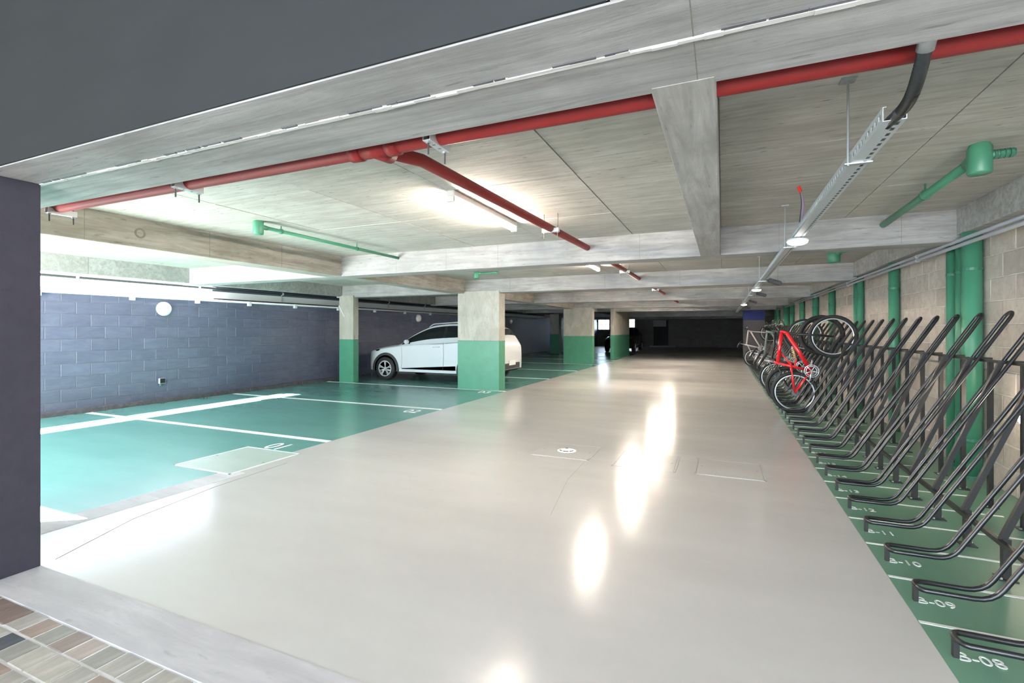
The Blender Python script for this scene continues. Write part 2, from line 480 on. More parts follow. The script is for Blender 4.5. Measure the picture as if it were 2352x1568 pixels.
# ------------------------------------------------------------------ ceiling: slab, formwork panels, beams
ce = structure('ceiling', 'raw concrete ceiling with board-marked panels and deep beams', 'ceiling', B(-9.25, 2.4, YF1, YB + .3, SLAB + .012, 2.75), 'slab_gap')
obj('slab_edge', B(-9.95, -9.25, 6.7, YB + .3, SLAB + .012, 2.75), 'slab', ce)
pc = {}
def panel(x0, x1, y0, y1, dz=0.0):
    g = 0.0035
    o = obj('panel', B(x0 + g, x1 - g, y0 + g, y1 - g, SLAB + dz, SLAB + .03), 'slab', ce)
bays = [(BEAMS[i][1], BEAMS[i + 1][0]) for i in range(5)] + [(22.9, 27.0), (27.0, 33.0), (33.0, YB)]
for bi, (y0, y1) in enumerate(bays):
    if bi == 0:
        yr = [y0, 3.43, 4.68, y1]; yl = [y0, 2.95, 4.20, y1]
    else:
        yr = yl = [y0, (y0 + y1) / 2, y1]
    for xs, ys in (([-.02, 1.13, XR], yr), ([-2.05, -.98, -.02] if bi else [-2.05, -.98, -.23], yr), ([-5.43, -4.2, -3.08, -2.05], yl), ([-9.1, -7.4, -5.75], yl)):
        for i in range(len(xs) - 1):
            for j in range(len(ys) - 1):
                panel(xs[i], xs[i + 1], ys[j], ys[j + 1], random.uniform(0, .004))
# transverse beams
for i, (y0, y1) in enumerate(BEAMS):
    obj('beam', B(-9.25, 2.3, y0, y1, SOF, SLAB + .02, 0.008), 'beam_x', ce)['label'] = 'grey transverse concrete beam'
# longitudinal beams
obj('beam', B(-.23, -.02, 1.72, 5.9, SOF - .002, SLAB + .02, 0.006), 'beam_grey', ce)['label'] = 'narrow concrete beam above the aisle'
for i in range(6):
    ya = BEAMS[i][1] - .02; yb = BEAMS[i + 1][0] + .02 if i < 5 else YB
    obj('beam', B(-5.75, -5.43, ya, yb, SOF + .002, SLAB + .02, 0.006), 'beam_y', ce)['label'] = 'brownish concrete beam over the parking bays'
    obj('beam', B(-9.2, -9.05, ya, yb, SOF + .03, SLAB + .02, 0.006), 'beam_x', ce)['label'] = 'edge beam beside the boundary wall'
    obj('beam', B(2.02, 2.3, ya, yb, SOF + .06, SLAB + .02, 0.006), 'beam_x', ce)['label'] = 'edge beam on top of the block wall'
obj('beam', B(-9.9, 2.3, 27.0, 27.35, 2.05, SLAB + .02), 'beam_x', ce)
obj('beam', B(-9.9, 2.3, 33.0, 33.35, 2.05, SLAB + .02), 'beam_x', ce)
# formwork joints on the beams
obj('form_joint', B(-.078, -.075, YF0 + .01, 1.76, SOF - .0008, SOF + .02), 'slab_gap', ce)
for x in (-7.6, -6.6, -4.4, -3.55, -2.75, -.9, .55, 1.6):
    obj('form_joint', B(x - .0015, x + .0015, 5.859, 5.87, SOF + .01, SLAB), 'slab_gap', ce)
for x in (-4.3, -2.2, -.75, .9):
    obj('form_joint', B(x - .003, x + .003, 9.799, 9.81, SOF + .01, SLAB), 'slab_gap', ce)
for y in (2.55, 3.75, 4.75, 7.4, 8.6):
    obj('form_joint', B(-5.435, -5.429, y - .002, y + .002, SOF + .01, SLAB), 'slab_gap', ce)
for y in (2.9, 4.3):
    obj('form_joint', B(-9.06, -9.049, y - .004, y + .004, SOF + .04, SLAB), 'slab_gap', ce)
# ring stain left by a form tie
obj('form_tie_ring', lathe([(0.052, 0), (0.052, .006), (0.034, .006), (0.034, 0)], 20, 'X', (-5.432, 3.02, 2.33)), 'slab_gap', ce)
# entrance lintel, mortar seam and fascia
wf = structure('wall_front', 'dark painted wall above and beside the garage opening with raw concrete lintel', 'wall')
obj('lintel', B(-9.7, 3.6, YF0, YF1 - .004, SOF, 2.9, 0.006), 'beam_x', wf)['label'] = 'raw concrete lintel over the opening'
obj('mortar_seam', B(-3.9, 3.4, YF1 - .010, YF1 + .010, SOF - .004, SOF + .05), 'plaster', wf)
bms = bmesh.new()
x = -3.56
while x < 2.6:                                  # ragged mortar squeezed out of the seam
    w = random.uniform(.02, .10)
    if random.random() < .55:
        s = random.uniform(.006, .016)
        box(bms, x, x + w, YF1 - s, YF1 + s * .6, SOF - random.uniform(.003, .009), SOF + .01)
    x += w
tag(obj('mortar_lumps', bms, 'plaster', wf), kind='stuff')
bms = bmesh.new(); x = -3.56
while x < 2.6:
    w = random.uniform(.03, .16)
    if random.random() < .62: box(bms, x, x + w, YF1 - .023, YF1 - .0115, SOF - .0035, SOF + .01)
    x += w + random.uniform(0, .03)
tag(obj('seam_gap', bms, 'cover_mark', wf), kind='stuff')
obj('painted_fascia', B(-9.7, -.262, YF0 - .006, YF0 + .002, SOF + .004, 5.2), 'fascia_paint', wf)['label'] = 'dark slate painted wall face'
obj('raw_fascia', B(-.23, 3.6, YF0 - .02, YF0 + .002, SOF + .01, 5.2), 'beam_x', wf)
bms = bmesh.new()
z = SOF + .004
while z < 2.6:
    h = random.uniform(.008, .03)
    box(bms, -.268 - random.uniform(0, .008), -.228 + random.uniform(0, .012), YF0 - .008 - random.uniform(0, .008), YF0, z, z + h); z += h
tag(obj('plaster_edge', bms, 'plaster', wf), kind='stuff')
obj('jamb', B(-4.9, -3.575, YF0, YF1 - .002, 0.0, SOF + .001, 0.004), 'jamb_paint', wf)['label'] = 'dark violet grey painted jamb'

# ------------------------------------------------------------------ block walls
def block_wall(root, x_face, sign, ys, ye, z1, mat, n_max, course=0.2, bl=0.39, joint=0.01, depth=0.006, z0=0.0):
    """sign: +1 the visible face looks to +x. Blocks stand proud of the joint face; the nearest become parts."""
    spots = []
    rows = int((z1 - z0) / course + .999)
    for r in range(rows):
        za = z0 + r * course + joint * .5; zb = min(z0 + (r + 1) * course - joint * .5, z1)
        if zb - za < .03: continue
        y = ys - (0.2 if r % 2 else 0.0)
        while y < ye:
            a, c = max(y, ys), min(y + bl, ye)
            if c - a > .04: spots.append((a, c, za, zb))
            y += bl + joint
    spots.sort(key=lambda s: s[0])
    cache = {}
    stuff = bmesh.new(); ns = 0
    for i, (a, c, za, zb) in enumerate(spots):
        d = depth + random.uniform(-.0015, .0015)
        if i < n_max:
            key = (round(c - a, 3), round(zb - za, 3))
            if key not in cache:
                hy, hz = (c - a) / 2, (zb - za) / 2
                cache[key] = bm_mesh('block', B(-.02, .02, -hy, hy, -hz, hz, .004), mat)
            o = mesh_obj('block', cache[key], root)
            o.location = (x_face - sign * (.02 - d), (a + c) / 2, (za + zb) / 2)
        else:
            x0, x1 = sorted((x_face + sign * d, x_face - sign * .03))
            box(stuff, x0, x1, a, c, za, zb); ns += 1
    if ns: tag(obj('far_blocks', stuff, mat, root), kind='stuff')
    else: stuff.free()

wr = structure('wall_right', 'bare concrete block wall behind the bicycle stands', 'wall', B(XR, XR + .2, 1.475, YB, 0, 2.6), 'mortar')
block_wall(wr, XR, -1, 3.6, 24.0, SOF + .06, 'block', 300)
block_wall(wr, XR, -1, 1.48, 3.59, SOF + .06, 'block', 0)

wl = structure('wall_left', 'dark navy painted block boundary wall along the parking bays', 'wall', B(XL - .16, XL, -1.0, YB, 0, 1.98), 'navy_joint')
block_wall(wl, XL, +1, 3.2, 20.0, 1.93, 'navy_block', 300, depth=0.004)
obj('wall_cap', B(XL - .17, XL + .012, -1.0, 6.7, 1.975, 2.01), 'white_wall', wl)['label'] = 'white plastered top of the wall'
obj('upper_wall', B(XL - .16, XL - .03, 6.7, YB, 1.98, 2.75), 'navy_joint', wl)
obj('white_band', B(XL - .032, XL - .02, 6.7, 30, 2.0, 2.14), 'pvc_white', wl)
kb = structure('baseboard_left', 'rough dark kerb along the foot of the navy wall', 'kerb')
bmk = bmesh.new()
y = -1.0
while y < 27:
    L_ = random.uniform(.15, .5)
    box(bmk, XL - .02, XL + .10 + random.uniform(-.012, .015), y, y + L_, 0, .075 + random.uniform(-.008, .008)); y += L_
tag(obj('kerb_stone', bmk, 'kerb', kb), kind='stuff')

wb_ = structure('wall_back', 'dark unlit block wall closing the far end', 'wall')
# openings: window_1 x -9.5..-8.6 z 1.35..2.2 ; window_2 x -7.4..-6.53 z .95..2.3 ; door x -5.07..-4.09
def back(x0, x1, z0, z1): obj('wall_piece', B(x0, x1, YB, YB + .2, z0, z1), 'dark_block', wb_)
back(-10.2, -9.55, 0, 2.75); back(-9.55, -8.6, 0, 1.35); back(-9.55, -8.6, 2.2, 2.75)
back(-8.6, -7.45, 0, 2.75); back(-7.45, -6.52, 0, .95); back(-7.45, -6.52, 2.3, 2.75)
back(-6.52, -5.07, 0, 2.75); back(-5.07, -4.09, 2.1, 2.75); back(-4.09, 2.4, 0, 2.75)
def window(n, x0, x1, z0, z1, nx, nz, label):
    w = structure('window_%d' % n, label, 'window')
    t = .03
    for a, c, d, e in ((x0, x1, z0, z0 + t), (x0, x1, z1 - t, z1), (x0, x0 + t, z0, z1), (x1 - t, x1, z0, z1)):
        obj('frame_bar', B(a, c, YB + .06, YB + .12, d, e), 'frame_dark', w)
    for i in range(1, nx):
        xx = x0 + (x1 - x0) * i / nx
        obj('glazing_bar', B(xx - .02, xx + .02, YB + .07, YB + .11, z0, z1), 'frame_dark', w)
    for j in range(1, nz):
        zz = z0 + (z1 - z0) * j / nz
        obj('glazing_bar', B(x0, x1, YB + .07, YB + .11, zz - .02, zz + .02), 'frame_dark', w)
    for i in range(nx):
        for j in range(nz):
            obj('pane', B(x0 + (x1 - x0) * i / nx, x0 + (x1 - x0) * (i + 1) / nx, YB + .085, YB + .09, z0 + (z1 - z0) * j / nz, z0 + (z1 - z0) * (j + 1) / nz), 'pane_glass', w)
window(1, -9.55, -8.6, 1.35, 2.2, 3, 2, 'small bright barred window high in the far corner')
window(2, -7.45, -6.52, .95, 2.3, 2, 4, 'tall narrow bright window in the far wall')
dr = structure('door_1', 'black doorway with a pale lintel in the far wall', 'door')
obj('dark_opening', B(-5.07, -4.09, YB + .05, YB + .12, 0, 1.6), 'door_black', dr)  # black panel: the dark of the open doorway put into its colour
obj('lintel', B(-5.07, -4.09, YB - .03, YB + .12, 1.6, 2.1), 'lintel_pale', dr)
obj('door_frame', B(-4.09, -3.93, YB - .04, YB + .02, 0, 2.12), 'door_black', dr)
obj('step', B(-5.3, -3.4, YB - .7, YB, 0, .10), 'lintel_pale', dr)

wsft = structure('wall_shaft', 'concrete shaft wall with green dado beside the far aisle', 'wall', B(-4.72, -4.58, 22.2, 26.3, 1.1, SOF + .4), 'column')
obj('dado', B(-4.722, -4.578, 22.198, 26.302, 0, 1.1), 'column_green', wsft)
wpil = structure('wall_end', 'dark pier with a deep blue top at the end of the bicycle stands', 'pier', B(.86, 1.72, 24.3, 25.0, 0, 1.78), 'pillar_dark')
obj('blue_top', B(.86, 1.72, 24.298, 25.0, 1.78, SLAB), 'pillar_blue', wpil)

# ------------------------------------------------------------------ columns
def column(x0, x1, y0, y1, label):
    t = structure('column', label, 'column', B(x0, x1, y0, y1, 1.10, SOF + .05, .006), 'column')
    obj('green_base', B(x0 - .001, x1 + .001, y0 - .001, y1 + .001, 0, 1.10, .004), 'column_green', t)
    return t
column(-5.60, -4.55, 9.76, 10.08, 'wide concrete column with green base in front of the white car')
column(-9.12, -8.66, 9.76, 9.96, 'narrow concrete column with green base ahead of the white car')
column(-5.84, -4.67, 18.62, 18.95, 'wide far concrete column with green base beyond the white car')
column(-9.12, -8.66, 18.62, 19.0, 'narrow concrete column by the wall hidden behind the near one')
column(-8.95, -8.42, 26.0, 26.4, 'small far concrete column by the navy wall')

# ------------------------------------------------------------------ floor hatches
def hatch(x0, x1, y0, y1, mat, label, mark=False, group='floor hatches'):
    t = thing('floor_hatch', label, 'hatch', ((x0 + x1) / 2, (y0 + y1) / 2, 0))
    hx, hy = (x1 - x0) / 2, (y1 - y0) / 2
    bm = bmesh.new(); w = .018
    for a, c, d, e in ((-hx, hx, -hy, -hy + w), (-hx, hx, hy - w, hy), (-hx, -hx + w, -hy, hy), (hx - w, hx, -hy, hy)):
        box(bm, a, c, d, e, -.02, .0035)
    obj('frame', bm, 'road_white' if mat == 'hatch_green' else 'aisle_floor', t)
    bm = bmesh.new(); g = .022
    for a, c, d, e in ((-hx + w, hx - w, -hy + w, -hy + g), (-hx + w, hx - w, hy - g, hy - w), (-hx + w, -hx + g, -hy + w, hy - w), (hx - g, hx - w, -hy + w, hy - w)):
        box(bm, a, c, d, e, -.02, .0014)
    obj('gap', bm, 'joint_dark', t)
    obj('cover', B(-hx + g, hx - g, -hy + g, hy - g, -.02, .0030), 'aisle_floor' if mat == 'hatch_beige' else mat, t)
    for sx in (-1, 1):
        obj('lifting_hole', lathe([(0, .0034), (.012, .0034), (.012, 0)], 10, 'Z', (sx * (hx - .06), 0, 0)), 'joint_dark', t)
    if mark:
        p = obj('access_plate', lathe([(0, .009), (.085, .009), (.105, .004), (.105, 0)], 24), 'white_plastic', t)
        for a0, a1 in ((200, 240), (255, 300), (312, 328), (338, 350), (95, 120)):
            pts = [(.075 * math.cos(R(a0 + (a1 - a0) * i / 5)), .075 * math.sin(R(a0 + (a1 - a0) * i / 5)), .009) for i in range(6)]
            obj('slot', TB(pts, .008, 6), 'cover_mark', p)
    return t
hatch(-1.92, -1.27, 4.90, 5.52, 'hatch_beige', 'square floor hatch with a small round white plate in its middle', True)
hatch(-1.02, -.41, 4.82, 5.45, 'hatch_beige', 'plain square floor hatch between the other two aisle hatches')
hatch(-.25, .36, 4.86, 5.46, 'hatch_beige', 'plain square floor hatch nearest the bicycle stands')
hatch(-5.03, -4.22, 3.10, 3.93, 'hatch_green', 'pale worn floor hatch across the edge of the green bay 01')

# ------------------------------------------------------------------ bicycle stands
def make_stand():
    t = thing('bicycle_stand', 'x', 'bicycle stand', (0, 0, 0), 'bicycle stands along the block wall')
    hy = .048
    A, Bp, Cp = (.88, .078), (1.16, .078), (1.99, 1.483)
    d = Vector((Cp[0] - Bp[0], Cp[1] - Bp[1])).normalized()
    side = []
    pre = [Vector((A[0] + .03, 0, A[1])), Vector((Bp[0], 0, Bp[1])), Vector((Cp[0] - d.x * hy, 0, Cp[1] - d.y * hy))]
    side = fillet(pre, .07, 4)
    loop = [p + Vector((0, -hy, 0)) for p in side]
    cc = side[-1]
    for k in range(1, 8):
        a = -PI / 2 + PI * k / 8
        loop.append(cc + Vector((d.x * math.cos(a) * hy, math.sin(a) * hy, d.y * math.cos(a) * hy)))
    loop += [p + Vector((0, hy, 0)) for p in reversed(side)]
    cc = side[0]
    for k in range(1, 6):
        a = PI / 2 + PI * k / 6
        loop.append(cc + Vector((math.cos(a) * .03, math.sin(a) * hy, 0)))
    obj('wheel_loop', TB(loop, .0125, 9, closed=True), 'rack_black', t, True)['label'] = 'glossy black bent tube loop'
    obj('front_leg', B(.872, .892, -.012, .012, 0, .078), 'rack_post', t)
    obj('front_post', B(1.39, 1.425, -.0175, .0175, 0, .22), 'rack_post', t)
    obj('rear_post', B(1.855, 1.885, -.015, .015, 0, 1.12), 'rack_post', t)
    # sloped square bar
    bm = box(bmesh.new(), 0, 1.0, -.013, .013, -.015, .015)
    bmesh.ops.transform(bm, matrix=Matrix.Translation((1.39, 0, .205)) @ Matrix.Rotation(-math.atan2(.93, .365), 4, 'Y'), verts=bm.verts)
    obj('sloped_bar', bm, 'rack_post', t)
    obj('upper_tie', B(1.80, 1.82, -PITCH / 2, PITCH / 2, 1.11, 1.13), 'rack_post', t)
    obj('lower_rail', B(1.365, 1.39, -PITCH / 2, PITCH / 2, .19, .215), 'rack_post', t)
    obj('stub', B(1.73, 1.88, -.011, .011, 1.118, 1.138), 'rack_post', t)
    for x in (1.407, 1.87):
        f = obj('foot_plate', B(x - .04, x + .04, -.04, .04, 0, .006), 'rack_post', t)
        for sx in (-1, 1):
            obj('bolt', lathe([(0, .016), (.008, .016), (.008, .006)], 6, 'Z', (x + sx * .03, sx * .028, 0)), 'zinc', f)
    return t
st0 = make_stand()
for k in range(NR):
    o = st0 if k == 0 else copy_tree(st0)
    o.location = (0, Y0R + PITCH * k, 0)
    o['label'] = 'black tubular bicycle stand, %s from the near end of the row' % ordinal(k + 1)
    o['category'] = 'bicycle stand'; o['group'] = 'bicycle stands along the block wall'

# ------------------------------------------------------------------ bicycles
def wheel(parent, s, Rw, tyre, rimw, rimmat, tyremat, name, P, spokes=28):
    """wheel in the bike plane, centre (s,0); P maps (s,t,q) to local space"""
    w = bpy.data.objects.new(name, None); C.objects.link(w); w.parent = parent; w.empty_display_size = .05
    N = 40
    ring = lambda r: [P(s + r * math.cos(2 * PI * i / N), r * math.sin(2 * PI * i / N), 0) for i in range(N)]
    obj('tyre', TB(ring(Rw - tyre), tyre, 8, closed=True), tyremat, w, True)
    obj('rim', TB(ring(Rw - tyre * 2 - rimw * .6), rimw, 6, closed=True), rimmat, w, True)
    obj('hub', cyl(P(s, 0, -.05), P(s, 0, .05), .022, 10), 'bike_black', w)
    bm = bmesh.new()
    for i in range(spokes):
        a = 2 * PI * i / spokes
        q = .03 if i % 2 else -.03
        a2 = a + (.5 if i % 4 < 2 else -.5)
        tube(bm, [P(s + .02 * math.cos(a2), .02 * math.sin(a2), q), P(s + (Rw - tyre * 2 - rimw) * math.cos(a), (Rw - tyre * 2 - rimw) * math.sin(a), 0)], .0011, 4, caps=False)
    tag(obj('spokes', bm, 'steel_dark', w), kind='stuff')
    return w

def bicycle(label, loc, frame, rimmat, tyre=.026, Rw=.335, alpha=60, full=False, fork='bike_black', tyremat='rubber', tube_r=.019, bar_flip=0.0):
    t = thing('bicycle', label, 'bicycle', (loc[0], loc[1], 0))
    ca, sa = math.cos(R(alpha)), math.sin(R(alpha))
    z0 = loc[2]
    def P(s, tt, q): return (s * ca - tt * sa, q, z0 + s * sa + tt * ca)
    W = 1.04
    wheel(t, 0, Rw, tyre, .013, rimmat, tyremat, 'rear_wheel', P)
    wheel(t, W, Rw, tyre, .010, rimmat, tyremat, 'front_wheel', P)
    fr = bpy.data.objects.new('frame', None); C.objects.link(fr); fr.parent = t
    BBk = (.42, -.02); ST = (.27, .49); HT = (.745, .665); HB = (.785, .535)
    def fx(name, a, c, r, mat=frame, qa=0, qc=0): return obj(name, TB([P(a[0], a[1], qa), P(c[0], c[1], qc)], r, 10), mat, fr, True)
    fx('head_tube', HT, HB, .024)
    fx('down_tube', (.775, .57), BBk, tube_r * (1.5 if full else 1.15))
    fx('top_tube', (.75, .64), (.29, .44), tube_r * (1.35 if full else 1.0))
    fx('seat_tube', ST, BBk, tube_r)
    for q in (-1, 1):
        fx('chain_stay', BBk, (0, 0), tube_r * .62, frame, q * .03, q * .065)
        fx('seat_stay', (.30, .41) if not full else (.40, .30), (0, 0), tube_r * .6, frame, q * .03, q * .065)
    if full:
        sh = fx('rear_shock', (.62, .40), (.46, .24), .012, 'bike_alloy')
        pts = []
        for i in range(60):
            f = i / 59; a = f * 2 * PI * 6
            s0 = .60 + (.48 - .60) * f; t0 = .385 + (.26 - .385) * f
            pts.append(P(s0 + .022 * math.cos(a) * .7, t0 - .022 * math.cos(a) * .7, .022 * math.sin(a)))
        obj('coil_spring', TB(pts, .006, 6), 'bike_gold', fr, True)
        fx('swing_link', (.47, .24), (.33, .20), .016)
        fx('seat_gusset', (.45, .47), (.33, .22), .013)
    fk = bpy.data.objects.new('fork', None); C.objects.link(fk); fk.parent = t
    obj('crown', TB([P(.79, .52, -.06), P(.79, .52, .06)], .02, 8), fork, fk, True)
    for q in (-1, 1):
        obj('fork_leg', TB([P(.79, .52, q * .058), P(W, 0, q * .058)], .015, 8, rads=[.013, .019]), fork, fk, True)
    hb = bpy.data.objects.new('handlebar', None); C.objects.link(hb); hb.parent = t
    obj('stem', TB([P(.735, .70, 0), P(.745, .665, 0), P(.82, .72, 0)], .016, 8), 'bike_black', hb, True)
    obj('bar', TB(fillet([P(0.780, 0.760, -.31), P(0.810, 0.750, -.12), P(0.825, 0.720, -.06), P(0.825, 0.720, .06), P(0.810, 0.750, .12), P(0.780, 0.760, .31)], .03, 3), .0125, 8), 'bike_black', hb, True)
    for q in (-1, 1):
        obj('grip', TB([P(0.782, 0.760, q * .20), P(0.778, 0.762, q * .315)], .018, 8), 'rubber', hb, True)
        obj('brake_lever', TB([P(0.800, 0.750, q * .18), P(0.850, 0.735, q * .20), P(0.845, 0.725, q * .29)], .006, 6), 'bike_alloy', hb, True)
        obj('brake_cable', TB(fillet([P(0.810, 0.750, q * .17), P(0.930, 0.780, q * .12), P(0.880, 0.680, q * .03), P(0.780, 0.560, q * .03)], .1, 4), .004, 6), 'bike_black', hb, True)
    obj('seat_post', TB([P(*ST, 0), P(.225, .63, 0)], .0135, 8), 'bike_alloy', t, True)
    sd = bmesh.new()
    prof = [(.06, .615, .012, .012), (.09, .63, .06, .02), (.15, .635, .072, .024), (.22, .632, .05, .024), (.30, .625, .024, .022), (.355, .615, .016, .016), (.365, .608, .006, .008)]
    rings = []
    for s_, t_, hw, hh in prof:
        rings.append([sd.verts.new(P(s_ - .01, t_ + .025 + hh * math.sin(2 * PI * i / 10), hw * math.cos(2 * PI * i / 10))) for i in range(10)])
    for a, c in zip(rings, rings[1:]):
        for i in range(10): sd.faces.new((a[i], a[(i + 1) % 10], c[(i + 1) % 10], c[i]))
    sd.faces.new(list(reversed(rings[0]))); sd.faces.new(rings[-1])
    obj('saddle', sd, 'bike_black', t, True)
    # drive side looks towards the viewer (-y)
    ck = bpy.data.objects.new('crankset', None); C.objects.link(ck); ck.parent = t
    N = 28
    for rr, q in ((.098, -.060), (.074, -.052)):
        obj('chainring', TB([P(BBk[0] + rr * math.cos(2 * PI * i / N), BBk[1] + rr * math.sin(2 * PI * i / N), q) for i in range(N)], .006, 6, closed=True), 'bike_alloy', ck, True)
    bm = bmesh.new()
    for i in range(5):
        a = 2 * PI * i / 5
        tube(bm, [P(BBk[0], BBk[1], -.058), P(BBk[0] + .095 * math.cos(a), BBk[1] + .095 * math.sin(a), -.06)], .008, 6)
    obj('spider', bm, 'bike_alloy', ck, True)
    for sg, q in ((1, -.08), (-1, .08)):
        dx, dt = -.165 * sg * math.cos(R(20)), .165 * sg * math.sin(R(20)) * -1
        obj('crank_arm', TB([P(BBk[0], BBk[1], q), P(BBk[0] + dx, BBk[1] + dt, q)], .011, 8), 'bike_alloy', ck, True)
        e = (BBk[0] + dx, BBk[1] + dt)
        bm = bmesh.new()
        tube(bm, [P(e[0] - .035, e[1], q + sg * -.02), P(e[0] - .035, e[1], q + sg * -.10)], .010, 6)
        tube(bm, [P(e[0] + .035, e[1], q + sg * -.02), P(e[0] + .035, e[1], q + sg * -.10)], .010, 6)
        tube(bm, [P(e[0], e[1], q), P(e[0], e[1], q + sg * -.10)], .010, 6)
        obj('pedal', bm, 'black_plastic', ck, True)
    obj('sprocket', lathe([(0, 0), (.05, 0), (.045, .03), (.03, .03)], 16, 'Y', P(0, 0, -.06)), 'steel_dark', t)
    obj('chain', TB([P(BBk[0], BBk[1] + .097, -.058), P(0, .045, -.045)], .004, 6), 'steel_dark', t)
    obj('derailleur', TB([P(0, 0, -.07), P(-.01, -.06, -.06), P(.04, -.12, -.055), P(BBk[0], BBk[1] - .097, -.058)], .006, 6), 'steel_dark', t)
    return t
def stand_y(k): return Y0R + PITCH * k
bicycle('red full-suspension mountain bike with gold coil spring propped front wheel up', (1.055, stand_y(14), .345), 'bike_red', 'bike_alloy', full=True, tyre=.028, Rw=.338, tube_r=.021)
bicycle('black bicycle with fat tyres just behind the red mountain bike', (1.05, stand_y(16), .355), 'bike_black', 'bike_black', tyre=.034, Rw=.35, fork='bike_black')
bicycle('dark grey bicycle between the black and the white bicycles', (1.05, stand_y(20), .34), 'bike_grey', 'bike_alloy', tyre=.022)
bicycle('white framed bicycle at the far end of the stands', (1.02, stand_y(37), .34), 'bike_white', 'bike_alloy', tyre=.024, fork='bike_white', tube_r=.022)

# ------------------------------------------------------------------ cars
def cr(p0, p1, p2, p3, t):
    return 0.5 * ((2 * p1) + (-p0 + p2) * t + (2 * p0 - 5 * p1 + 4 * p2 - p3) * t * t + (-p0 + 3 * p1 - 3 * p2 + p3) * t ** 3)
def car_shell():
    #     x    hw   zl   zb    rw   zr
    S = [(0.00, .42, .34, .60, .36, .66), (0.05, .60, .28, .68, .50, .74), (0.20, .76, .24, .76, .60, .81), (0.45, .83, .23, .81, .66, .87),
         (0.80, .85, .23, .87, .68, .93), (1.12, .855, .23, .91, .68, .985), (1.52, .86, .23, .96, .66, 1.215), (2.02, .86, .23, 1.00, .60, 1.425),
         (2.50, .86, .23, 1.03, .585, 1.495), (3.00, .86, .23, 1.06, .575, 1.50), (3.45, .855, .23, 1.09, .56, 1.465), (3.80, .83, .24, 1.10, .54, 1.39),
         (3.97, .79, .28, 1.04, .56, 1.20), (4.06, .75, .31, .92, .60, 1.00), (4.10, .66, .34, .76, .54, .80)]
    def half(s):
        x, hw, zl, zb, rw, zr = s
        return [(0, zl), (hw * .88, zl), (hw * .985, zl + .06), (hw, (zl + zb) / 2), (hw * .985, zb - .06), (hw * .955, zb), ((rw + .045), zr - .055 if zr - zb > .1 else (zb + zr) / 2), (rw * .82, zr), (0, zr + .018)]
    rings = [half(s) for s in S]
    nu, nv = 6, 4
    xs = []; grid = []; vpar = []
    n = len(S)
    for i in range(n - 1):
        for k in range(nu + (1 if i == n - 2 else 0)):
            t = k / nu
            ii = [max(i - 1, 0), i, i + 1, min(i + 2, n - 1)]
            xs.append(cr(*[S[j][0] for j in ii], t))
            ring = [(cr(*[rings[j][m_][0] for j in ii], t), cr(*[rings[j][m_][1] for j in ii], t)) for m_ in range(9)]
            row = []; vp = []
            for m_ in range(8):
                for q in range(nv + (1 if m_ == 7 else 0)):
                    tt = q / nv
                    # straight between the hard edges, smooth elsewhere
                    jj = [max(m_ - 1, 0), m_, m_ + 1, min(m_ + 2, 8)]
                    if m_ in (0, 5): y = ring[m_][0] + (ring[m_ + 1][0] - ring[m_][0]) * tt; z = ring[m_][1] + (ring[m_ + 1][1] - ring[m_][1]) * tt
                    else: y = cr(*[ring[j][0] for j in jj], tt); z = cr(*[ring[j][1] for j in jj], tt)
                    row.append((max(y, 0), z)); vp.append(m_ + tt)
            grid.append(row); vpar = vp
    return xs, grid, vpar
XS, GRID, VP = car_shell()
def car_part(name, parent, mat, sel):
    bm = bmesh.new(); vs = {}
    def V(i, j, sg):
        k = (i, j, sg if GRID[i][j][0] > 1e-6 else 1)
        if k not in vs: vs[k] = bm.verts.new((XS[i], sg * GRID[i][j][0], GRID[i][j][1]))
        return vs[k]
    for i in range(len(XS) - 1):
        for j in range(len(VP) - 1):
            xm = (XS[i] + XS[i + 1]) / 2; vm = (VP[j] + VP[j + 1]) / 2
            for sg in (-1, 1):
                if sel(xm, vm, sg):
                    q = [V(i, j, sg), V(i + 1, j, sg), V(i + 1, j + 1, sg), V(i, j + 1, sg)]
                    q = list(dict.fromkeys(q))
                    if len(q) > 2:
                        try: bm.faces.new(q if sg < 0 else list(reversed(q)))
                        except ValueError: pass
    if name == 'body':
        for i in (0, len(XS) - 1):
            loop = [V(i, j, -1) for j in range(len(VP))] + [V(i, j, 1) for j in reversed(range(len(VP)))]
            loop = list(dict.fromkeys(loop))
            try: bm.faces.new(loop)
            except ValueError: pass
    bmesh.ops.recalc_face_normals(bm, faces=bm.faces[:])
    return obj(name, bm, mat, parent, True)
def zone(x, v):
    if v < 1.0: return 'floor_pan'
    if 5.25 < v < 5.95 and 1.25 < x < 3.55:
        if 2.52 < x < 2.60: return 'pillar'
        return 'side_glass'
    if v > 6.25 and 1.15 < x < 1.93: return 'windscreen'
    if v > 6.1 and 3.82 < x < 3.98: return 'rear_glass'
    return 'body'
